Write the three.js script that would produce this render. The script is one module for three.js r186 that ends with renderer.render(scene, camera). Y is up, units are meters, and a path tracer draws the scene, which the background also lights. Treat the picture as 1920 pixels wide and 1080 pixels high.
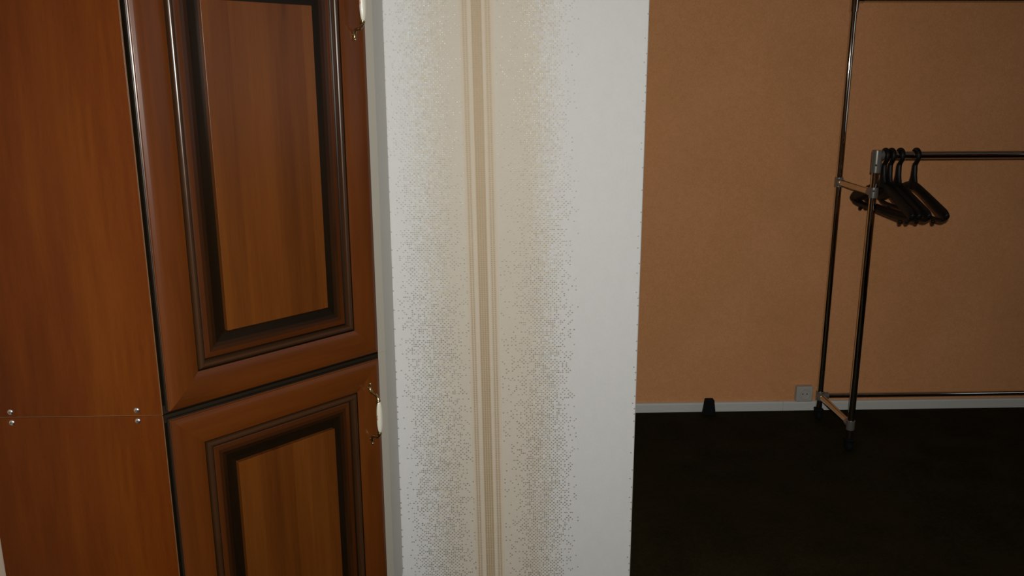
import * as THREE from 'three';
import { RoundedBoxGeometry } from 'three/addons/geometries/RoundedBoxGeometry.js';
import { mergeGeometries, mergeVertices, toCreasedNormals } from 'three/addons/utils/BufferGeometryUtils.js';

// ---------------------------------------------------------------- camera, light, exposure
const scene = new THREE.Scene();
scene.background = new THREE.Color().setRGB(0.50, 0.56, 0.62);        // dull daylight, reaches the room only through its window
const camera = new THREE.PerspectiveCamera(36.73, 1920 / 1080, 0.05, 30);
camera.position.set(0, 1.5, 0);
camera.rotation.order = 'YXZ';
camera.rotation.set(THREE.MathUtils.degToRad(-13.929), THREE.MathUtils.degToRad(-1.834), THREE.MathUtils.degToRad(-0.116));

const renderer = new THREE.WebGLRenderer({ antialias: true });
renderer.toneMapping = THREE.LinearToneMapping;
renderer.toneMappingExposure = 1.0;
renderer.shadowMap.enabled = true;

// the only strong light in the photograph is the flash on the camera, right above the lens
const FLASH = [0.02, 1.56, 0.0];
const flash = new THREE.SpotLight(0xfffbf4, 12.3, 0, THREE.MathUtils.degToRad(59), 1.0, 2);
flash.position.set(...FLASH);
flash.target.position.set(-0.04, 0.93, -2);
flash.castShadow = true;
flash.shadow.radius = 0.6;
flash.shadow.mapSize.set(2048, 2048);
scene.add(flash, flash.target);


// ---------------------------------------------------------------- helpers
let seed = 20177;
const rnd = () => { seed = (seed * 1664525 + 1013904223) >>> 0; return seed / 4294967296; };
const clamp = (x, a = 0, b = 1) => Math.min(b, Math.max(a, x));
const lerp = (a, b, t) => a + (b - a) * t;
const smooth = (a, b, x) => { const t = clamp((x - a) / (b - a)); return t * t * (3 - 2 * t); };
const names = {};
function numbered(n) { const k = names[n] = (names[n] ?? -1) + 1; return k ? n + '_' + String(k).padStart(3, '0') : n; }
function mesh(name, geo, mat, parent) {
  const m = new THREE.Mesh(geo, mat);
  m.castShadow = m.receiveShadow = true;
  m.name = parent ? name : numbered(name);
  if (parent) {
    let k = 0; const used = new Set(parent.children.map(c => c.name));
    while (used.has(m.name)) m.name = name + '_' + String(++k).padStart(3, '0');
    parent.add(m);
  } else scene.add(m);
  return m;
}
function struct(name, geo, mat) { const m = mesh(name, geo, mat); m.userData.kind = 'structure'; return m; }
function thing(name, label, category, pos = [0, 0, 0], group) {
  const g = new THREE.Group(); g.name = numbered(name); g.position.set(...pos); scene.add(g);
  g.userData = { label, category }; if (group) g.userData.group = group;
  return g;
}
function tag(m, label, category, group) { m.userData = { label, category }; if (group) m.userData.group = group; return m; }
// uv in metres chosen by the facing of each vertex; grain = axis that runs along v
function metreUV(geo, grain = 'y', ox = 0, oy = 0) {
  const g = geo.index ? geo.toNonIndexed() : geo;
  const p = g.attributes.position, n = g.attributes.normal, uv = new Float32Array(p.count * 2);
  const c = [0, 0, 0], gi = 'xyz'.indexOf(grain);
  for (let i = 0; i < p.count; i++) {
    c[0] = p.getX(i); c[1] = p.getY(i); c[2] = p.getZ(i);
    const a = [Math.abs(n.getX(i)), Math.abs(n.getY(i)), Math.abs(n.getZ(i))];
    const d = a.indexOf(Math.max(...a));
    let o = [0, 1, 2].filter(k => k !== d);
    let v = o.includes(gi) ? gi : o[1], u = o.find(k => k !== v);
    uv[2 * i] = c[u] + ox; uv[2 * i + 1] = c[v] + oy;
  }
  g.setAttribute('uv', new THREE.BufferAttribute(uv, 2));
  return g;
}
function box(x0, x1, y0, y1, z0, z1, r = 0, grain = 'y') {
  const w = x1 - x0, h = y1 - y0, d = z1 - z0;
  const g = r ? new RoundedBoxGeometry(w, h, d, 2, r) : new THREE.BoxGeometry(w, h, d);
  g.translate((x0 + x1) / 2, (y0 + y1) / 2, (z0 + z1) / 2);
  return metreUV(g, grain);
}
function tubeBetween(a, b, r, seg = 24) {
  const A = new THREE.Vector3(...a), B = new THREE.Vector3(...b), L = A.distanceTo(B);
  const g = new THREE.CylinderGeometry(r, r, L, seg);
  g.applyQuaternion(new THREE.Quaternion().setFromUnitVectors(new THREE.Vector3(0, 1, 0), B.clone().sub(A).normalize()));
  const m = A.add(B).multiplyScalar(0.5); g.translate(m.x, m.y, m.z);
  return g;
}
const merge = list => mergeGeometries(list.map(g => { const h = g.index ? g.toNonIndexed() : g; for (const k of Object.keys(h.attributes)) if (!['position', 'normal', 'uv'].includes(k)) h.deleteAttribute(k); return h; }));

// periodic value noise
function lattice(nx, ny, s) {
  let q = s >>> 0; const r = () => { q = (q * 1664525 + 1013904223) >>> 0; return q / 4294967296; };
  for (let i = 0; i < 8; i++) r();
  const a = new Float32Array(nx * ny).map(() => r());
  return (u, v) => {
    const x = u * nx, y = v * ny, xi = Math.floor(x), yi = Math.floor(y);
    let fx = x - xi, fy = y - yi; fx = fx * fx * (3 - 2 * fx); fy = fy * fy * (3 - 2 * fy);
    const X = ((xi % nx) + nx) % nx, Y = ((yi % ny) + ny) % ny, X1 = (X + 1) % nx, Y1 = (Y + 1) % ny;
    return lerp(lerp(a[Y * nx + X], a[Y * nx + X1], fx), lerp(a[Y1 * nx + X], a[Y1 * nx + X1], fx), fy);
  };
}
const toS = l => { l = clamp(l); return 255 * (l <= 0.0031308 ? 12.92 * l : 1.055 * Math.pow(l, 1 / 2.4) - 0.055); };
function texture(w, h, fn, srgb = true, repeat = [1, 1]) {
  const d = new Uint8Array(w * h * 4), o = [0, 0, 0];
  for (let y = 0; y < h; y++) for (let x = 0; x < w; x++) {
    fn(x / w, y / h, o, x, y); const k = 4 * (y * w + x);
    for (let c = 0; c < 3; c++) d[k + c] = srgb ? toS(o[c]) : 255 * clamp(o[c]);
    d[k + 3] = 255;
  }
  const t = new THREE.DataTexture(d, w, h);
  t.wrapS = t.wrapT = THREE.RepeatWrapping; t.magFilter = THREE.LinearFilter; t.minFilter = THREE.LinearMipmapLinearFilter; t.generateMipmaps = true;
  if (srgb) t.colorSpace = THREE.SRGBColorSpace;
  t.repeat.set(...repeat); t.needsUpdate = true;
  return t;
}

// ---------------------------------------------------------------- materials
const mix3 = (o, a, b, t) => { for (let c = 0; c < 3; c++) o[c] = lerp(a[c], b[c], t); };
// walnut foil: streaks along v. sx, sy: size in metres of one repeat
function walnut(s, dark, mid, light, { sx = 0.6, sy = 1.2, streak = 1, staves = 0, w = 768, h = 768 } = {}) {
  const A = lattice(5, 2, s), B = lattice(17, 4, s + 1), C = lattice(70, 9, s + 2), D = lattice(240, 36, s + 3), E = lattice(380, 240, s + 4), W = lattice(3, 4, s + 5), K = lattice(9, 5, s + 6);
  const stv = staves ? Array.from({ length: staves }, (_, i) => lattice(1, 1, s * 7 + i * 131)(0, 0)) : null;
  return texture(w, h, (u, v, o) => {
    const uu = u + 0.018 * (W(u, v) - 0.5);
    let t = 0.46 * A(uu, v) + 0.27 * B(uu, v) + 0.17 * C(uu, v) + 0.10 * D(uu, v);
    t = 0.5 + (t - 0.5) * 2.1 * streak;
    if (stv) t += 0.34 * (stv[Math.floor(u * staves) % staves] - 0.5);
    t -= 0.28 * smooth(0.80, 0.95, K(uu * 1.0, v)) * (0.4 + 0.6 * C(uu, v));
    t += 0.10 * (E(u, v) - 0.5);
    t = clamp(t);
    if (t < 0.5) mix3(o, dark, mid, t * 2); else mix3(o, mid, light, t * 2 - 1);
  }, true, [1 / sx, 1 / sy]);
}
const woodProps = { roughness: 0.6, metalness: 0, specularIntensity: 0.12, clearcoat: 0.7, clearcoatRoughness: 0.27 };
const foil = (s, d, m, l, o) => new THREE.MeshPhysicalMaterial({ ...woodProps, map: walnut(s, d, m, l, o) });
const sideWood = foil(11, [0.058, 0.0110, 0.0006], [0.098, 0.0210, 0.0010], [0.136, 0.036, 0.0020], { sx: 0.62, sy: 1.3, streak: 0.6 });
sideWood.clearcoat = 0.3;
const frameWood = foil(23, [0.062, 0.0148, 0.0017], [0.096, 0.0242, 0.0026], [0.126, 0.0355, 0.0040], { sx: 0.4, sy: 1.0, streak: 0.5 });
const panelWood = foil(37, [0.062, 0.0160, 0.0018], [0.100, 0.0280, 0.0031], [0.138, 0.042, 0.0050], { sx: 0.29, sy: 0.9, streak: 0.45, staves: 7 });
const beadWood = foil(41, [0.025, 0.0095, 0.0030], [0.036, 0.0145, 0.0048], [0.048, 0.020, 0.0066], { sx: 0.3, sy: 0.8, streak: 0.5, w: 256, h: 512 });
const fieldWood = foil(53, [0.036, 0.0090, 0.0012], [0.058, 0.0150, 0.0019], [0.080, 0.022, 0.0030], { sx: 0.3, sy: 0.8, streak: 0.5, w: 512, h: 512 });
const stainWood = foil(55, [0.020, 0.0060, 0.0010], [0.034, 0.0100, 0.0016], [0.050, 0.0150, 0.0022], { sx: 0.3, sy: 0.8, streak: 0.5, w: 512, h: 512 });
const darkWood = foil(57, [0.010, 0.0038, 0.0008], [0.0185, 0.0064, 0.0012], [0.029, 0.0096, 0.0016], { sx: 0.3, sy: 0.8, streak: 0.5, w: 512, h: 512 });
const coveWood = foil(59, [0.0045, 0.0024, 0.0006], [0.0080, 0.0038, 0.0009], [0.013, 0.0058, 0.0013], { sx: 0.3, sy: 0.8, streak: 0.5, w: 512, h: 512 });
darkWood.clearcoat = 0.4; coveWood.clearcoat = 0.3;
const darkEdge = new THREE.MeshPhysicalMaterial({ color: new THREE.Color().setRGB(0.011, 0.0062, 0.0016), roughness: 0.45, clearcoat: 0.2, clearcoatRoughness: 0.3 });
const edgeBand = new THREE.MeshStandardMaterial({ color: new THREE.Color().setRGB(0.125, 0.062, 0.022), roughness: 0.5 });
const laminate = new THREE.MeshPhysicalMaterial({ color: new THREE.Color().setRGB(0.35, 0.33, 0.28), roughness: 0.38, clearcoat: 0.3, clearcoatRoughness: 0.25 });
const screwMetal = new THREE.MeshStandardMaterial({ color: new THREE.Color().setRGB(0.72, 0.72, 0.74), roughness: 0.28, metalness: 1 });
const brass = new THREE.MeshStandardMaterial({ color: new THREE.Color().setRGB(0.40, 0.31, 0.155), roughness: 0.28, metalness: 1 });
const chrome = new THREE.MeshStandardMaterial({ color: new THREE.Color().setRGB(0.70, 0.67, 0.58), roughness: 0.045, metalness: 1 });
const jointMetal = new THREE.MeshStandardMaterial({ color: new THREE.Color().setRGB(0.22, 0.21, 0.185), roughness: 0.3, metalness: 0.5 });
const blackPlastic = new THREE.MeshPhysicalMaterial({ color: new THREE.Color().setRGB(0.0055, 0.0055, 0.0045), roughness: 0.5, specularIntensity: 0.5 });
const blackRubber = new THREE.MeshPhysicalMaterial({ color: new THREE.Color().setRGB(0.0045, 0.006, 0.0055), roughness: 0.8, specularIntensity: 0.3 });
const porcelainTex = texture(64, 256, (u, v, o) => {
  o[0] = 0.60; o[1] = 0.58; o[2] = 0.49;
  // small painted rose spray in the middle of the grip
  for (const [a, b, r, c] of [[0.25, 0.47, 0.05, 0], [0.22, 0.52, 0.045, 0], [0.28, 0.56, 0.03, 1], [0.21, 0.42, 0.03, 1], [0.27, 0.38, 0.025, 0], [0.75, 0.47, 0.05, 0], [0.72, 0.52, 0.045, 0], [0.78, 0.56, 0.03, 1], [0.71, 0.42, 0.03, 1]]) {
    const d = Math.hypot((u - a) * 0.5, v - b);
    if (d < r * 0.7) { if (c) { o[0] = 0.30; o[1] = 0.33; o[2] = 0.18; } else { o[0] = 0.52; o[1] = 0.24; o[2] = 0.18; } }
  }
});
const porcelain = new THREE.MeshPhysicalMaterial({ map: porcelainTex, roughness: 0.3, clearcoat: 0.8, clearcoatRoughness: 0.1 });
// plaster painted peach orange: fine roller grain and faint blotches
const orangeTex = (() => {
  const A = lattice(7, 7, 71), B = lattice(60, 60, 72), C = lattice(300, 300, 73);
  return texture(1024, 1024, (u, v, o) => {
    const t = 1 + 0.07 * (A(u, v) - 0.5) + 0.06 * (B(u, v) - 0.5) + 0.14 * (C(u, v) - 0.5);
    o[0] = 0.665 * t; o[1] = 0.310 * t; o[2] = 0.125 * t * t;
  }, true, [1 / 1.1, 1 / 1.1]);
})();
const orangeBump = (() => { const C = lattice(300, 300, 74), B = lattice(90, 90, 75); return texture(1024, 1024, (u, v, o) => { o[0] = o[1] = o[2] = 0.6 * C(u, v) + 0.4 * B(u, v); }, false, [1 / 1.1, 1 / 1.1]); })();
const orangePaint = new THREE.MeshStandardMaterial({ map: orangeTex, bumpMap: orangeBump, bumpScale: 0.0006, roughness: 0.85 });
const carpetTex = (() => {
  const A = lattice(9, 9, 81), B = lattice(80, 80, 82), C = lattice(400, 400, 83);
  return texture(1024, 1024, (u, v, o) => {
    const t = 0.55 + 0.4 * A(u, v) + 0.5 * B(u, v) * C(u, v) + 0.35 * C(u, v);
    o[0] = 0.0185 * t; o[1] = 0.0150 * t; o[2] = 0.0054 * t;
  }, true, [1 / 0.9, 1 / 0.9]);
})();
const carpet = new THREE.MeshPhysicalMaterial({ map: carpetTex, roughness: 0.95, specularIntensity: 0.1 });
const whitePaint = new THREE.MeshStandardMaterial({ color: new THREE.Color().setRGB(0.72, 0.72, 0.70), roughness: 0.9 });
const beigePaint = new THREE.MeshStandardMaterial({ color: new THREE.Color().setRGB(0.62, 0.52, 0.40), roughness: 0.85 });
const basePlastic = new THREE.MeshStandardMaterial({ color: new THREE.Color().setRGB(0.60, 0.61, 0.58), roughness: 0.5 });
const socketPlastic = new THREE.MeshStandardMaterial({ color: new THREE.Color().setRGB(0.42, 0.42, 0.38), roughness: 0.45 });

// ---------------------------------------------------------------- the printed wallpaper (x across the wall in metres, y up)
const WP = { x0: -0.2474, x1: 0.4161, y0: 0, y1: 1.7384, W: 1024, H: 2048, lean: 0.0157, yRef: 0.93, pad: 0.02 };   // the paper hangs a little out of plumb
const PITCH = 0.0053;
const wallpaper = (() => {
  const toX = px => WP.x0 + (px - 736) / 460 * (WP.x1 - WP.x0);          // 460 columns of print across the wall -> metres
  const T0 = WP.x0 - WP.pad, T1 = WP.x1 + WP.pad, shear = (X, Y) => X + WP.lean * (Y - WP.yRef);
  const { W, H } = WP, rgb = new Float32Array(W * H * 3), met = new Float32Array(W * H), cov = new Float32Array(W * H), bmp = new Float32Array(W * H);
  const mx = (T1 - T0) / W, my = (WP.y1 - WP.y0) / H;
  const xs = [745, 772, 800, 832, 862, 882].map(toX), ys = [936, 965, 995, 1020, 1046, 1082].map(toX);
  const band = x => {                     // how thickly the dots are sown
    const P = (a, p) => { for (let i = 0; i < 5; i++) if (x >= a[i] && x < a[i + 1]) return lerp(p[i], p[i + 1], (x - a[i]) / (a[i + 1] - a[i])); return 0; };
    return P(xs, [0.06, 0.42, 0.56, 0.50, 0.20, 0.09]) + P(ys, [0.10, 0.20, 0.46, 0.56, 0.40, 0.03]);
  };
  const N = lattice(40, 60, 91), M = lattice(13, 26, 92);
  const white = [0.600, 0.612, 0.605], beige = [0.555, 0.512, 0.432], cream = [0.560, 0.485, 0.375], tan = [0.43, 0.335, 0.215];
  const beigeAmount = x => smooth(toX(765), toX(850), x) * (1 - smooth(toX(985), toX(1055), x));
  // ground: paper white, with cell by cell printed beige towards the stripes
  const nx = Math.ceil((T1 - T0) / PITCH) + 1, ny = Math.round((WP.y1 - WP.y0) / PITCH) + 1;
  const cell = new Float32Array(nx * ny), tone = new Float32Array(nx * ny);
  for (let j = 0; j < ny; j++) for (let i = 0; i < nx; i++) {
    const x = T0 + (i + 0.5) * PITCH, a = beigeAmount(x);
    cell[j * nx + i] = clamp(a + (rnd() - 0.5) * 0.9 * Math.sqrt(a * (1 - a)) * 2);
    tone[j * nx + i] = 1 + 0.05 * (rnd() - 0.5) * (a > 0.02 && a < 0.98 ? 1.6 : 0.5);
  }
  const c0 = toX(895.5), c1 = toX(913.5), l0 = toX(879.5), l1 = toX(889), r0 = toX(918.5), r1 = toX(929);
  const s0 = toX(875), s1 = toX(933), o = [0, 0, 0];
  for (let y = 0; y < H; y++) for (let x = 0; x < W; x++) {
    const X = T0 + (x + 0.5) * mx, Y = (y + 0.5) * my, i = Math.floor((X - T0) / PITCH), j = Math.floor(Y / PITCH), k = y * W + x;
    let c = cell[j * nx + i], t = tone[j * nx + i];
    mix3(o, white, beige, c);
    if (X > s0 && X < s1) mix3(o, o, cream, 0.75);
    if (X > c0 && X < c1) mix3(o, o, tan, 0.85);
    if ((X > l0 && X < l1) || (X > r0 && X < r1)) mix3(o, o, tan, 0.38);
    // embossed weave
    const wv = 0.5 + 0.25 * Math.sin(X / 0.0016 * Math.PI * 2) + 0.25 * Math.sin(Y / 0.0021 * Math.PI * 2);
    t *= 1 + 0.025 * (N(x / W, y / H) - 0.5) + 0.03 * (wv - 0.5);
    for (let q = 0; q < 3; q++) rgb[3 * k + q] = o[q] * t;
    bmp[k] = 0.3 + 0.12 * wv + 0.05 * N(x / W * 3, y / H * 3);
  }
  const dot = (X, Y, rx, ry, col, strength, metal) => {
    const cx = (X - T0) / mx, cy = Y / my, ax = rx / mx, ay = ry / my;
    for (let y = Math.max(0, Math.floor(cy - ay - 1)); y <= Math.min(H - 1, cy + ay + 1); y++) for (let x = Math.max(0, Math.floor(cx - ax - 1)); x <= Math.min(W - 1, cx + ax + 1); x++) {
      const d = Math.hypot((x + 0.5 - cx) / ax, (y + 0.5 - cy) / ay), a = (1 - smooth(0.72, 1.2, d)) * strength, k = y * W + x;
      if (a <= 0) continue;
      for (let q = 0; q < 3; q++) rgb[3 * k + q] = lerp(rgb[3 * k + q], col[q], a);
      met[k] = Math.max(met[k], a * metal); cov[k] = Math.max(cov[k], a); bmp[k] = Math.max(bmp[k], 0.45 + 0.55 * a * Math.sqrt(Math.max(0, 1 - d * d * 0.6)));
    }
  };
  const L = [0.335, 0.335, 0.30], R = [0.35, 0.325, 0.27];
  for (let j = 0; j < ny; j++) for (let i = 0; i < nx; i++) {
    const X = T0 + (i + 0.5) * PITCH, Y = (j + 0.5) * PITCH, p = band(X) * (0.75 + 0.5 * M(i / nx, j / ny));
    if (X > s0 && X < s1) continue;
    const even = (i + j) % 2 === 0, pr = even ? Math.min(0.96, p * 1.75) : Math.max(0, p * 0.42 - 0.05);
    if (rnd() < pr) { const v = 0.8 + 0.5 * rnd(); dot(X + (rnd() - 0.5) * 0.0006, Y + (rnd() - 0.5) * 0.0006, 0.00205, 0.0017, (X < 0 ? L : R).map(c => c * v), 0.75 + 0.25 * rnd(), 0.72); }
  }
  // the dotted stripes
  const stripe = [0.31, 0.225, 0.13];
  for (let j = 0; j < ny; j++) for (const px of [882, 886.5, 898, 902.3, 906.7, 911, 921.3, 926])
    dot(toX(px), (j + 0.5) * PITCH, 0.0017, 0.0016, stripe.map(c => c * (0.85 + 0.3 * rnd())), 0.72, 0.5);
  // loose single dots along the corner, the start of the next repeat of the print
  for (let Y = 0.02; Y < WP.y1; Y += PITCH * (3 + Math.floor(rnd() * 9))) dot(shear(WP.x1 - 0.0042 - (rnd() < 0.3 ? PITCH : 0), Y), Y, 0.0020, 0.0017, R, 0.95, 0.7);
  for (let Y = 0.02; Y < WP.y1; Y += PITCH * (3 + Math.floor(rnd() * 8))) dot(shear(WP.x0 + 0.0035, Y), Y, 0.0020, 0.0017, L, 0.95, 0.7);
  const clampTex = t => { t.wrapS = THREE.ClampToEdgeWrapping; return t; };
  const map = clampTex(texture(W, H, (u, v, q, x, y) => { const k = 3 * (y * W + x); q[0] = rgb[k]; q[1] = rgb[k + 1]; q[2] = rgb[k + 2]; }));
  const rm = clampTex(texture(W, H, (u, v, q, x, y) => { const m = met[y * W + x]; q[0] = 0; q[1] = lerp(0.75, 0.54, cov[y * W + x]); q[2] = m; }, false));
  const bump = clampTex(texture(W, H, (u, v, q, x, y) => { q[0] = q[1] = q[2] = bmp[y * W + x]; }, false));
  return new THREE.MeshStandardMaterial({ map, roughnessMap: rm, metalnessMap: rm, roughness: 1, metalness: 1, bumpMap: bump, bumpScale: 0.0005 });
})();

// ---------------------------------------------------------------- the room
const ROOM = { left: -1.0, right: 4.3, back: -3.685, front: 2.6, top: 2.75 };
struct('floor', box(ROOM.left - 0.15, ROOM.right + 0.15, -0.1, 0, ROOM.back - 0.15, ROOM.front + 0.15, 0, 'z'), carpet);
struct('ceiling', box(ROOM.left - 0.15, ROOM.right + 0.15, ROOM.top, ROOM.top + 0.1, ROOM.back - 0.15, ROOM.front + 0.15), whitePaint);
struct('wall_back', box(ROOM.left - 0.15, ROOM.right + 0.15, 0, ROOM.top, ROOM.back - 0.15, ROOM.back), orangePaint);
struct('wall_left', box(ROOM.left - 0.15, ROOM.left, 0, ROOM.top, ROOM.back, ROOM.front), beigePaint);
// the right wall, outside the picture, has a window: its dull daylight shows as a sheen on the lacquered doors
const WIN = { z0: -1.7, z1: 0.5, y0: 0.98, y1: 2.25 };
struct('wall_right', merge([
  box(ROOM.right, ROOM.right + 0.15, 0, WIN.y0, ROOM.back, ROOM.front), box(ROOM.right, ROOM.right + 0.15, WIN.y1, ROOM.top, ROOM.back, ROOM.front),
  box(ROOM.right, ROOM.right + 0.15, WIN.y0, WIN.y1, ROOM.back, WIN.z0), box(ROOM.right, ROOM.right + 0.15, WIN.y0, WIN.y1, WIN.z1, ROOM.front)]), orangePaint);
{
  const x0 = ROOM.right + 0.05, x1 = x0 + 0.06, zm = (WIN.z0 + WIN.z1) / 2;
  const w = struct('window_1', merge([[WIN.y0, WIN.y0 + 0.06, WIN.z0, WIN.z1], [WIN.y1 - 0.06, WIN.y1, WIN.z0, WIN.z1], [WIN.y0, WIN.y1, WIN.z0, WIN.z0 + 0.06], [WIN.y0, WIN.y1, WIN.z1 - 0.06, WIN.z1], [WIN.y0, WIN.y1, zm - 0.045, zm + 0.045]].map(([a, b, c, d]) => box(x0, x1, a, b, c, d))), whitePaint);
  const glass = new THREE.MeshPhysicalMaterial({ color: 0xffffff, transmission: 1, thickness: 0, roughness: 0, ior: 1.5 });
  for (const [a, b] of [[WIN.z0 + 0.06, zm - 0.045], [zm + 0.045, WIN.z1 - 0.06]]) mesh('pane', new THREE.PlaneGeometry(b - a, WIN.y1 - WIN.y0 - 0.12).rotateY(-Math.PI / 2).translate(x0 + 0.03, (WIN.y0 + WIN.y1) / 2, (a + b) / 2), glass, w);
}
struct('wall_front', box(ROOM.left - 0.15, ROOM.right + 0.15, 0, ROOM.top, ROOM.front, ROOM.front + 0.15), orangePaint);
// the wallpapered partition beside the cabinet; it ends in a free corner
{
  const zf = -2.25, zb = -2.43, r = 0.004;
  const g = new RoundedBoxGeometry(WP.x1 - ROOM.left, ROOM.top, zf - zb, 3, r).toNonIndexed();
  g.translate((WP.x1 + ROOM.left) / 2, ROOM.top / 2, (zf + zb) / 2);
  const p = g.attributes.position, uv = new Float32Array(p.count * 2);
  for (let i = 0; i < p.count; i++) { uv[2 * i] = (p.getX(i) + WP.lean * (p.getY(i) - WP.yRef) - (WP.x0 - WP.pad)) / (WP.x1 - WP.x0 + 2 * WP.pad); uv[2 * i + 1] = (p.getY(i) - WP.y0) / (WP.y1 - WP.y0); }
  g.setAttribute('uv', new THREE.BufferAttribute(uv, 2));
  struct('wall_partition', g, wallpaper);
}
// low white plastic skirting along the orange wall, in two lengths
const skirt = (x0, x1, h) => {
  const s = new THREE.Shape(); s.moveTo(0, 0); s.lineTo(0.016, 0); s.lineTo(0.016, h - 0.008); s.quadraticCurveTo(0.015, h - 0.001, 0.008, h); s.lineTo(0, h); s.closePath();
  const g = new THREE.ExtrudeGeometry(s, { depth: x1 - x0, bevelEnabled: false });
  g.rotateY(Math.PI / 2); g.scale(1, 1, -1);
  const idx = g.toNonIndexed(), p = idx.attributes.position;                     // mirror -> flip winding
  for (let i = 0; i < p.count; i += 3) for (let c = 0; c < 3; c++) { const t = p.array[3 * (i + 1) + c]; p.array[3 * (i + 1) + c] = p.array[3 * (i + 2) + c]; p.array[3 * (i + 2) + c] = t; }
  idx.computeVertexNormals(); idx.translate(x0, 0, ROOM.back);
  return idx;
};
struct('baseboard_back', skirt(ROOM.left, 1.352, 0.043), basePlastic);
struct('baseboard_back', skirt(1.353, ROOM.right, 0.043), basePlastic);

// ---------------------------------------------------------------- the corner cabinet: two units, one on the other, with a door across the corner
const CX = -0.6427, CZ = -1.634;                    // the front corner between side panel and door
const S2 = Math.SQRT1_2, DOOR_W = 0.5215, DOOR_U0 = 0.0055, RIGHT_U = 0.562;
const RX = RIGHT_U * S2;                            // end of the diagonal in the cabinet's x (and minus z)
const DEPTH = 0.612, LEFT = ROOM.left - CX + 0.002;
function ribbon(pts, W, H, side, v0) {
  // one mitred length of moulding: pts are [inset, height], side 0 bottom, 1 right, 2 top, 3 left
  const pos = [], uv = [];
  const at = (s, w, end) => {
    const a = end ? 1 : 0;
    if (side === 0) return [a ? W - s : s, s, w];
    if (side === 1) return [W - s, a ? H - s : s, w];
    if (side === 2) return [a ? s : W - s, H - s, w];
    return [s, a ? s : H - s, w];
  };
  let acc = 0;
  for (let i = 0; i < pts.length - 1; i++) {
    const [s, w] = pts[i], [s1, w1] = pts[i + 1], len = Math.hypot(s1 - s, w1 - w);
    const A = at(s, w, 0), B = at(s, w, 1), C = at(s1, w1, 1), D = at(s1, w1, 0);
    const along = P => side % 2 === 0 ? P[0] : P[1];
    const t = P => [acc + v0, along(P) + v0 * 3], t1 = P => [acc + len + v0, along(P) + v0 * 3];
    pos.push(...A, ...B, ...C, ...A, ...C, ...D); uv.push(...t(A), ...t(B), ...t1(C), ...t(A), ...t1(C), ...t1(D));
    acc += len;
  }
  const g = new THREE.BufferGeometry();
  g.setAttribute('position', new THREE.Float32BufferAttribute(pos, 3));
  g.setAttribute('uv', new THREE.Float32BufferAttribute(uv, 2));
  return toCreasedNormals(g, 0.5);
}
const arc = (cx, cw, rx, rw, a0, a1, n) => Array.from({ length: n + 1 }, (_, i) => { const a = lerp(a0, a1, i / n); return [cx + rx * Math.cos(a), cw + rw * Math.sin(a)]; });
const T = 0.021;                                     // door thickness
const edgeProfile = [[0.0012, -T], [0, -T + 0.001], [0, -0.0115], [0.0012, -0.0108], [0.0012, -0.0092], [0, -0.0085], [0, -0.0060]];
const faceProfile = [[0, -0.0060], [0.0016, -0.0054], [0.0016, -0.0042], ...arc(0.0038, -0.0040, 0.0022, 0.0024, Math.PI, Math.PI * 0.56, 5), [0.009, -0.0006], [0.018, 0.0004], [0.036, 0.0006], [0.052, -0.0006], [0.062, -0.0022], [0.0672, -0.0038]];
const grooveOuter = [[0.0672, -0.0038], [0.0690, -0.0075], [0.0706, -0.0075]];
const beadProfile = [[0.0706, -0.0075], ...arc(0.0772, -0.0060, 0.0064, 0.0075, Math.PI, 0, 14), [0.0840, -0.0105]];
const grooveInner = [[0.0840, -0.0105], [0.0862, -0.0118], [0.0880, -0.0105]];
const fieldProfile = [[0.0880, -0.0105], [0.092, -0.0094], [0.099, -0.0093]];
const stainProfile = [[0.099, -0.0093], [0.107, -0.0100]];
const darkProfile = [[0.107, -0.0100], [0.115, -0.0111]];
const coveProfile = [[0.115, -0.0111], [0.128, -0.0130], [0.1365, -0.0138], [0.1375, -0.0138]];
function makeDoor(parent, H, label) {
  const W = DOOR_W;
  const back = metreUV(new THREE.BoxGeometry(W - 0.004, H - 0.004, 0.004), 'y'); back.translate(W / 2, H / 2, -T + 0.0022);
  const door = mesh('door', back, darkEdge, parent);
  door.userData.label = label;
  for (let k = 0; k < 4; k++) {
    const nm = k % 2 ? 'stile' : 'rail';
    const fr = mesh(nm, ribbon(faceProfile, W, H, k, 0.13 * k + H), frameWood, door);
    mesh('edge', ribbon(edgeProfile, W, H, k, 0.1), darkEdge, door);
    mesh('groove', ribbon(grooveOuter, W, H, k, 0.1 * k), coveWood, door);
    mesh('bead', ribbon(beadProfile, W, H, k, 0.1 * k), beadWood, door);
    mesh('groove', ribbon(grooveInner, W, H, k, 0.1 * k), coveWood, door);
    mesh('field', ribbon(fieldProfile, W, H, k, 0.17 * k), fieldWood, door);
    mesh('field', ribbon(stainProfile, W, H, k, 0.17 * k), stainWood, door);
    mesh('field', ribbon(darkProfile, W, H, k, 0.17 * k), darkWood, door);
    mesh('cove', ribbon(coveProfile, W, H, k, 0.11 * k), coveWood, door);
  }
  const i = 0.1375, pw = W - 2 * i, ph = H - 2 * i;
  const pg = new RoundedBoxGeometry(pw, ph, 0.0125, 2, 0.0009); pg.translate(W / 2, H / 2, -0.0018 - 0.00625);
  mesh('raised_panel', metreUV(pg, 'y', 0.21 + H, 0.3 * H), panelWood, door).userData.label = 'raised centre panel with lighter vertical grain';
  return door;
}
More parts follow.
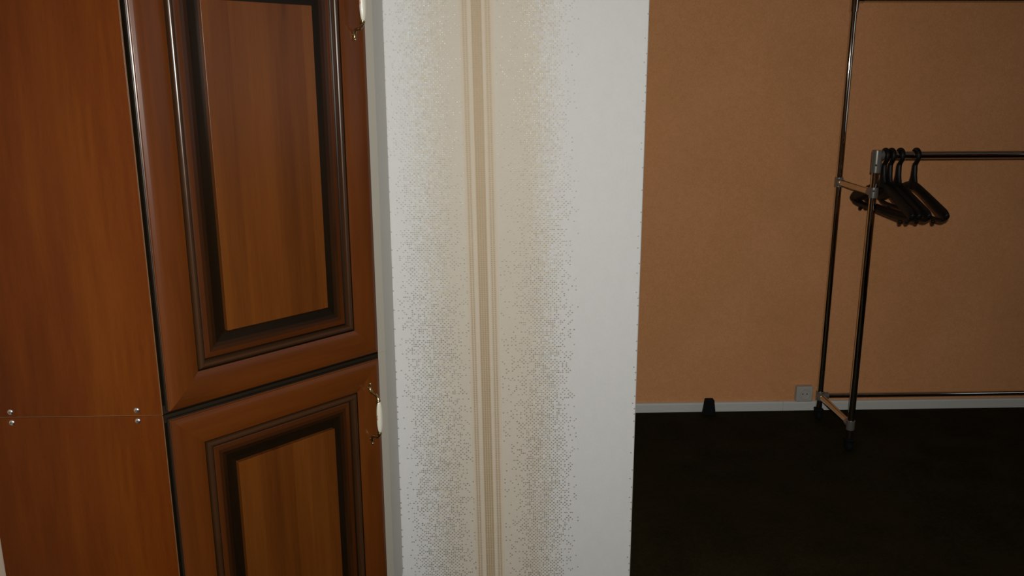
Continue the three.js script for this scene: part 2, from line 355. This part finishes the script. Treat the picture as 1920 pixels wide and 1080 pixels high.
// brass bow handle with a painted porcelain grip; origin in the middle, v up, w out of the door
function makeHandle(door, u, v) {
  const path = [];
  for (const s of [1, -1]) {
    const P = [[0.0765, 0.0058], [0.0730, 0.0046], [0.0670, 0.0042], [0.0610, 0.0054], [0.0567, 0.0100], [0.0547, 0.0180], [0.0533, 0.0260], [0.0495, 0.0325], [0.0425, 0.0347], [0.034, 0.0350]];
    const curve = new THREE.CatmullRomCurve3(P.map(([a, w]) => new THREE.Vector3(0, a * s, w)));
    const g = new THREE.TubeGeometry(curve, 40, 1, 10, false), p = g.attributes.position, n = g.attributes.normal;
    for (let i = 0; i < p.count; i++) {                       // taper: thick at the curl and at the grip, thin in the neck
      const t = Math.floor(i / 11) / 40, r = 0.0026 + 0.0016 * Math.exp(-Math.pow((t - 0.28) / 0.14, 2)) + 0.0018 * smooth(0.7, 0.95, t) + 0.0008 * Math.exp(-Math.pow((t - 0.62) / 0.05, 2));
      const c = curve.getPointAt(Math.min(1, t));
      p.setXYZ(i, c.x + n.getX(i) * r, c.y + n.getY(i) * r, c.z + n.getZ(i) * r);
    }
    g.computeVertexNormals();
    const end = new THREE.SphereGeometry(0.0032, 12, 10); end.translate(0, 0.0764 * s, 0.0058);
    const foot = new THREE.LatheGeometry([[0, 0], [0.0046, 0], [0.0046, 0.0010], [0.0036, 0.0024], [0.0028, 0.0042], [0, 0.0046]].map(a => new THREE.Vector2(...a)), 18);
    foot.rotateX(Math.PI / 2); foot.translate(0, 0.0655 * s, 0);
    const collar = new THREE.LatheGeometry([[0, 0], [0.0052, 0.001], [0.0058, 0.003], [0.0048, 0.0055], [0, 0.006]].map(a => new THREE.Vector2(...a)), 18);
    if (s < 0) collar.rotateX(Math.PI); collar.translate(0, 0.0385 * s, 0.0347);
    path.push(g, end, foot, collar);
  }
  const bar = new THREE.CylinderGeometry(0.0042, 0.0042, 0.078, 14); bar.scale(1, 1, 0.6); bar.translate(0, 0, 0.0325); path.push(bar);
  const h = mesh('handle', merge(path), brass, door); h.position.set(u, v, 0.0002); h.userData.label = 'brass bow handle';
  const prof = Array.from({ length: 25 }, (_, i) => { const t = i / 24, a = (t - 0.5) * 2; return new THREE.Vector2(0.0078 * Math.pow(Math.max(0, 1 - Math.pow(Math.abs(a), 2.6)), 0.5), a * 0.0415); });
  const gg = new THREE.LatheGeometry(prof, 24); gg.scale(1, 1, 0.78); gg.translate(0, 0, 0.0368);
  const gr = mesh('handle_grip', gg, porcelain, door); gr.position.set(u, v, 0.0002); gr.userData.label = 'white porcelain grip with a small painted spray';
}
function plate(y0, y1) {                             // pentagonal shelf of the carcass
  const s = new THREE.Shape([[LEFT + 0.001, 0.0005], [-0.004, 0.0005], [RX - 0.001, 0.003 + RX], [RX - 0.001, DEPTH - 0.001], [LEFT + 0.001, DEPTH - 0.001]].map(a => new THREE.Vector2(...a)));
  const g = new THREE.ExtrudeGeometry(s, { depth: y1 - y0, bevelEnabled: false });
  g.rotateX(-Math.PI / 2); g.translate(0, y0, 0);    // shape y -> -z
  return metreUV(g, 'x');
}
function makeCabinet(y0, y1, carcass0, door0, door1, label, doorLabel, screwY, handleY) {
  const c = thing('corner_cabinet', label, 'cabinet', [CX, y0, CZ]);
  const h = y1 - y0, cb = carcass0 - y0;
  // side panel that faces the room, its light edging towards the door
  mesh('side_panel', metreUV(new RoundedBoxGeometry(-0.001 - LEFT, h - cb - 0.0012, 0.016, 2, 0.0012).translate((LEFT - 0.001) / 2, (h + cb) / 2, -0.008), 'y', 0.34, 0.2 * y0), sideWood, c).userData.label = 'plain walnut side panel';
  mesh('panel_edge', box(-0.0011, 0.0004, cb + 0.001, h - 0.001, -0.0155, -0.0014, 0.0003), darkEdge, c);
  mesh('edge_band', merge([box(-0.0012, 0.0006, cb + 0.001, h - 0.001, -0.0013, 0.0001, 0.0003), ...(cb > 0 ? [] : [box(LEFT + 0.001, -0.001, 0.0004, 0.0016, -0.0100, 0.0002, 0.0003)])]), edgeBand, c).userData.label = 'light edging strip';
  // front edge of the carcass behind the door, and the end panel by the wallpaper
  const e = new THREE.Shape([[RX, RX], [RX, DEPTH], [RX - 0.016, DEPTH], [RX - 0.016, RX - 0.016]].map(a => new THREE.Vector2(...a)));
  const eg = new THREE.ExtrudeGeometry(e, { depth: h - cb - 0.001, bevelEnabled: true, bevelThickness: 0.0004, bevelSize: 0.0004, bevelOffset: -0.0004, bevelSegments: 1 });
  eg.rotateX(-Math.PI / 2); eg.translate(0, cb + 0.0005, 0);
  mesh('end_panel', metreUV(eg, 'y'), laminate, c).userData.label = 'pale grey end panel against the wallpaper';
  mesh('top_panel', plate(h - 0.018, h - 0.002), darkEdge, c);
  mesh('bottom_panel', plate(cb + 0.002, cb + 0.018), darkEdge, c);
  mesh('back_panel', box(LEFT + 0.002, RX - 0.017, cb + 0.019, h - 0.019, -DEPTH + 0.001, -DEPTH + 0.005), frameWood, c);
  if (cb > 0) {                                      // recessed plinth
    const s = new THREE.Shape([[LEFT + 0.002, 0.045], [-0.025, 0.045], [RX - 0.02, RX + 0.045], [RX - 0.02, DEPTH - 0.002], [LEFT + 0.002, DEPTH - 0.002]].map(a => new THREE.Vector2(...a)));
    const g = new THREE.ExtrudeGeometry(s, { depth: cb - 0.001, bevelEnabled: false }); g.rotateX(-Math.PI / 2);
    mesh('plinth', metreUV(g, 'x'), darkEdge, c);
  }
  const door = makeDoor(c, door1 - door0, doorLabel);
  // door stands 1 mm off the carcass, across the corner
  const off = T + 0.001;
  door.position.set(DOOR_U0 * S2 + off * S2, door0 - y0, -DOOR_U0 * S2 + off * S2);
  door.rotation.y = Math.PI / 4;
  makeHandle(door, 0.491 - DOOR_U0, handleY - door0);
  for (const x of [-0.2958, -0.0497]) {
    const head = new THREE.LatheGeometry([[0, 0.0030], [0.0018, 0.0030], [0.0034, 0.0027], [0.0050, 0.0018], [0.0058, 0.0006], [0.0058, 0]].map(a => new THREE.Vector2(...a)).reverse(), 22);
    head.rotateX(Math.PI / 2);
    const sl1 = new THREE.BoxGeometry(0.0054, 0.0012, 0.0008); sl1.translate(0, 0, 0.0031); sl1.rotateZ(0.7);
    const sl2 = sl1.clone().rotateZ(Math.PI / 2);
    const s = mesh('screw', head, screwMetal, c); s.position.set(x, screwY - y0, 0);
    const slot = mesh('screw_slot', merge([sl1, sl2]), darkEdge, s); slot.userData.label = 'cross slot';
  }
  return c;
}
const SEAM = 0.84;
makeCabinet(0, SEAM, 0.1, 0.112, 0.8335, 'lower walnut corner cabinet unit standing on the floor under the taller one', 'lower walnut raised panel door', 0.8297, 0.705);
makeCabinet(SEAM, 1.786, SEAM, 0.8510, 1.7735, 'upper walnut corner cabinet unit stacked on the lower one, with a taller door', 'upper tall walnut raised panel door', 0.8522, 1.647);

// ---------------------------------------------------------------- the chrome garment rack by the orange wall
const RK = { x0: 1.474, x1: 2.95, zr: -3.56, zf: -3.23, top: 1.784, front: 1.198, low: 0.114, mid: 1.057 };
{
  const g = thing('garment_rack', 'chrome tube garment rack with high rear and low front rail by the orange wall', 'clothes rack', [RK.x0, 0, RK.zr]);
  const L = RK.x1 - RK.x0, D = RK.zf - RK.zr, r = 0.0134;
  const sleeve = (y0, y1, x, z, rr = 0.0168) => new THREE.LatheGeometry([[0.0135, y0], [rr - 0.001, y0], [rr, y0 + 0.0012], [rr, y1 - 0.0012], [rr - 0.001, y1], [0.0135, y1]].map(a => new THREE.Vector2(...a)), 24).translate(x, 0, z);
  const knuckle = (y, x, z, dx, dz, len = 0.034) => merge([sleeve(y - 0.02, y + 0.02, x, z), tubeBetween([x + dx * 0.01, y, z + dz * 0.01], [x + dx * len, y, z + dz * len], 0.0158)]);
  for (const [x, s] of [[0, 1], [L, -1]]) {
    mesh('post', tubeBetween([x, 0.062, 0], [x, RK.top + 0.012, 0], r, 32), chrome, g).userData.label = 'tall rear post';
    mesh('post', tubeBetween([x, 0.062, D], [x, RK.front + 0.012, D], r, 32), chrome, g).userData.label = 'short front post';
    mesh('crossbar', tubeBetween([x, RK.mid, 0.012], [x, RK.mid, D - 0.012], 0.0134), chrome, g);
    mesh('crossbar', tubeBetween([x, RK.low, 0.012], [x, RK.low, D - 0.012], 0.0134), chrome, g);
    mesh('joint', knuckle(RK.mid, x, 0, 0, 1), jointMetal, g);
    mesh('joint', knuckle(RK.mid, x, D, 0, -1), jointMetal, g);
    mesh('joint', merge([knuckle(RK.low, x, 0, 0, 1), tubeBetween([x, RK.low, 0], [x + 0.036 * s, RK.low, 0], 0.0150)]), jointMetal, g);
    mesh('joint', knuckle(RK.low, x, D, 0, -1), jointMetal, g);
    // small bright screw heads on the joints
    const stud = (y, z, rr, dy = 0) => { const a = 0.42 * s, h = mesh('joint_screw', new THREE.SphereGeometry(0.0042, 16, 10, 0, Math.PI * 2, 0, Math.PI / 2).scale(1, 0.6, 1).rotateX(Math.PI / 2).rotateY(-a), chrome, g); h.position.set(x - Math.sin(a) * rr, y + dy, z + Math.cos(a) * rr); };
    stud(RK.mid, 0, 0.0168, 0.012); stud(RK.mid, D, 0.0168, 0.008); stud(RK.low, 0, 0.0168, 0.008); stud(RK.front - 0.036, D, 0.0185);
    // the clamp that carries the front rail and the elbow of the rear one
    mesh('joint', merge([sleeve(RK.front - 0.066, RK.front + 0.018, x, D, 0.0185), new THREE.CylinderGeometry(0.0185, 0.0185, 0.002, 24).translate(x, RK.front + 0.0175, D), tubeBetween([x, RK.front, D], [x + 0.0225 * s, RK.front, D], 0.0172)]), jointMetal, g);
    mesh('joint', merge([sleeve(RK.top - 0.052, RK.top + 0.018, x, 0, 0.0172), new THREE.CylinderGeometry(0.0172, 0.0172, 0.002, 24).translate(x, RK.top + 0.0175, 0), tubeBetween([x, RK.top, 0], [x + 0.034 * s, RK.top, 0], 0.0168)]), chrome, g);
    for (const z of [0, D]) {
      const ca = mesh('caster', merge([tubeBetween([x, 0.044, z], [x, 0.094, z], 0.0118), new RoundedBoxGeometry(0.034, 0.012, 0.036, 2, 0.004).translate(x, 0.050, z), new RoundedBoxGeometry(0.004, 0.034, 0.026, 1, 0.001).translate(x - 0.0145, 0.032, z), new RoundedBoxGeometry(0.004, 0.034, 0.026, 1, 0.001).translate(x + 0.0145, 0.032, z)]), blackRubber, g);
      const wh = new THREE.LatheGeometry([[0, -0.0115], [0.014, -0.0115], [0.0195, -0.010], [0.0215, -0.005], [0.0215, 0.005], [0.0195, 0.010], [0.014, 0.0115], [0, 0.0115]].map(a => new THREE.Vector2(...a)), 24);
      wh.rotateZ(Math.PI / 2); wh.translate(x, 0.0217, z);
      mesh('wheel', wh, blackRubber, ca);
    }
  }
  mesh('rail', tubeBetween([0.008, RK.top, 0], [L - 0.008, RK.top, 0], r, 32), chrome, g).userData.label = 'high rear rail';
  mesh('rail', tubeBetween([0.008, RK.front, D], [L - 0.008, RK.front, D], 0.0142, 32), chrome, g).userData.label = 'low front rail';
  mesh('rail', tubeBetween([0.008, RK.low, 0], [L - 0.008, RK.low, 0], 0.0105, 32), chrome, g).userData.label = 'bottom rail';
}

// ---------------------------------------------------------------- black plastic hangers on the front rail
// local frame: origin on the rail's axis, hanger in the y-z plane
function sweep(points, radii, seg = 48, ring = 14, squash = [1, 1]) {
  const curve = new THREE.CatmullRomCurve3(points.map(p => new THREE.Vector3(...p)));
  const pos = [], idx = [];
  for (let i = 0; i <= seg; i++) {
    const t = i / seg, c = curve.getPoint(t), d = curve.getTangent(t);
    const side = new THREE.Vector3(1, 0, 0), up = new THREE.Vector3().crossVectors(d, side).normalize();
    const f = t * (radii.length - 1), k = Math.min(radii.length - 2, Math.floor(f)), rx = lerp(radii[k][0], radii[k + 1][0], f - k), ry = lerp(radii[k][1], radii[k + 1][1], f - k);
    const cap = i === 0 || i === seg ? 0.35 : (i === 1 || i === seg - 1 ? 0.8 : 1);
    for (let j = 0; j < ring; j++) { const a = j / ring * Math.PI * 2, q = c.clone().addScaledVector(side, Math.cos(a) * rx * cap).addScaledVector(up, Math.sin(a) * ry * cap); pos.push(q.x, q.y, q.z); }
  }
  for (let i = 0; i < seg; i++) for (let j = 0; j < ring; j++) { const a = i * ring + j, b = i * ring + (j + 1) % ring, c = a + ring, d = b + ring; idx.push(a, b, c, b, d, c); }
  for (const [e, fl] of [[0, false], [seg, true]]) { const c = pos.length / 3, p = curve.getPoint(e / seg); pos.push(p.x, p.y, p.z); for (let j = 0; j < ring; j++) { const a = e * ring + j, b = e * ring + (j + 1) % ring; fl ? idx.push(c, a, b) : idx.push(c, b, a); } }
  const g = new THREE.BufferGeometry(); g.setAttribute('position', new THREE.Float32BufferAttribute(pos, 3)); g.setIndex(idx); g.computeVertexNormals();
  g.setAttribute('uv', new THREE.Float32BufferAttribute(new Float32Array(pos.length / 3 * 2), 2));
  return g;
}
function makeHanger(label) {
  const t = thing('clothes_hanger', label, 'hanger', [0, 0, 0], 'hangers bunched on the low front rail');
  const R = 0.0225, cy = -0.0015, hook = [];
  for (let a = -35; a <= 180; a += 14) { const A = THREE.MathUtils.degToRad(a); hook.push([0, cy + R * Math.sin(A), -R * Math.cos(A)]); }
  hook.push([0, -0.012, 0.0200], [0, -0.024, 0.010], [0, -0.036, 0.002], [0, -0.055, 0]);
  mesh('hook', sweep(hook, [[0.0066, 0.0058], [0.0086, 0.0066], [0.0086, 0.0066], [0.0088, 0.0078]], 60, 14), blackPlastic, t);
  const neck = new THREE.LatheGeometry([[0, -0.028], [0.0088, -0.031], [0.0096, -0.050], [0.0104, -0.076], [0.0108, -0.100], [0.0110, -0.116], [0.0110, -0.128], [0, -0.132]].map(a => new THREE.Vector2(...a)), 16);
  { const q = neck.attributes.position; for (let i = 0; i < q.count; i++) { const w = smooth(-0.045, -0.122, q.getY(i)); q.setZ(i, q.getZ(i) * (1.1 + 1.9 * w * w)); } neck.computeVertexNormals(); }
  mesh('neck', neck, blackPlastic, t);
  for (const s of [1, -1]) mesh('arm', sweep([[0, -0.110, -0.004 * s], [0, -0.119, 0.035 * s], [0, -0.134, 0.085 * s], [0, -0.155, 0.145 * s], [0, -0.176, 0.205 * s], [0, -0.189, 0.243 * s], [0, -0.1995, 0.258 * s]],
    [[0.0104, 0.0175], [0.0104, 0.0165], [0.0106, 0.0165], [0.0108, 0.0185], [0.0110, 0.0200], [0.0110, 0.0190], [0.0104, 0.014]], 44, 16), blackPlastic, t);
  mesh('trouser_bar', sweep([[0, -0.194, -0.250], [0, -0.207, -0.232], [0, -0.2115, -0.20], [0, -0.2125, 0], [0, -0.2115, 0.20], [0, -0.207, 0.232], [0, -0.194, 0.250]], [[0.0085, 0.0085], [0.0078, 0.0078], [0.0078, 0.0078], [0.0085, 0.0085]], 60, 12), blackPlastic, t);
  for (const s of [1, -1]) mesh('strap_knob', sweep([[0, -0.209, 0.165 * s], [0, -0.222, 0.168 * s], [0, -0.229, 0.176 * s]], [[0.006, 0.006], [0.007, 0.007], [0.0085, 0.0085]], 10, 12), blackPlastic, t);
  return t;
}
const hangers = [
  [1.5052, 0, 'black plastic hanger nearest the rack post, first of four on the low front rail'],
  [1.5282, 0.004, 'black plastic hanger second from the rack post, pressed against the first'],
  [1.5620, 0.01, 'black plastic hanger third from the rack post, just left of the one apart'],
  [1.6225, 0.02, 'black plastic hanger farthest from the rack post, hanging apart at the right'],
];
const hanger0 = makeHanger(hangers[0][2]);
hangers.forEach(([x, turn, label], i) => {
  const o = i ? hanger0.clone() : hanger0;
  if (i) { o.name = numbered('clothes_hanger'); scene.add(o); o.userData = { ...hanger0.userData, label }; }
  o.position.set(x, RK.front, RK.zf); o.rotation.y = turn;
});

// ---------------------------------------------------------------- wall socket and the small black block at the skirting
{
  const t = thing('wall_socket', 'grey surface-mounted wall socket above the white skirting, just left of the rack', 'socket', [1.443, 0.0485, ROOM.back]);
  mesh('socket_box', new RoundedBoxGeometry(0.074, 0.072, 0.032, 3, 0.005).translate(0, 0.036, 0.0165), socketPlastic, t);
  const rim = new THREE.TorusGeometry(0.0225, 0.0022, 8, 32).translate(0, 0.037, 0.0325);
  mesh('socket_rim', rim, socketPlastic, t);
  const dish = new THREE.LatheGeometry([[0, 0.0005], [0.0185, 0.0005], [0.021, 0.0018]].map(a => new THREE.Vector2(...a)), 28).rotateX(Math.PI / 2).translate(0, 0.037, 0.0325);
  mesh('socket_face', dish, socketPlastic, t);
  for (const s of [-1, 1]) mesh('pin_hole', new THREE.CylinderGeometry(0.0026, 0.0026, 0.001, 14).rotateX(Math.PI / 2).translate(0.0095 * s, 0.037, 0.0334), blackRubber, t);
}
{
  const s = new THREE.Shape(); s.moveTo(-0.0285, 0); s.lineTo(0.0285, 0); s.lineTo(0.0190, 0.0680); s.quadraticCurveTo(0.0185, 0.0715, 0.0150, 0.0715); s.lineTo(-0.0150, 0.0715); s.quadraticCurveTo(-0.0185, 0.0715, -0.0190, 0.0680); s.closePath();
  const g = new THREE.ExtrudeGeometry(s, { depth: 0.028, bevelEnabled: true, bevelSize: 0.0018, bevelThickness: 0.002, bevelOffset: -0.0018, bevelSegments: 2 });
  const t = mesh('tapered_block', g, blackRubber); t.position.set(1.006, 0.0002, ROOM.back + 0.0290);
  tag(t, 'small black tapered block standing on the floor against the white skirting', 'block');
}

// ---------------------------------------------------------------- the flash lamp of the camera
{
  const m = mesh('flash_lamp', new RoundedBoxGeometry(0.034, 0.022, 0.006, 2, 0.002), new THREE.MeshStandardMaterial({ color: 0xffffff, emissive: 0xf4f8ff, emissiveIntensity: 1.5, roughness: 0.4 }));
  m.position.set(FLASH[0], FLASH[1], FLASH[2] + 0.012); m.userData.kind = 'structure';
}
renderer.render(scene, camera);
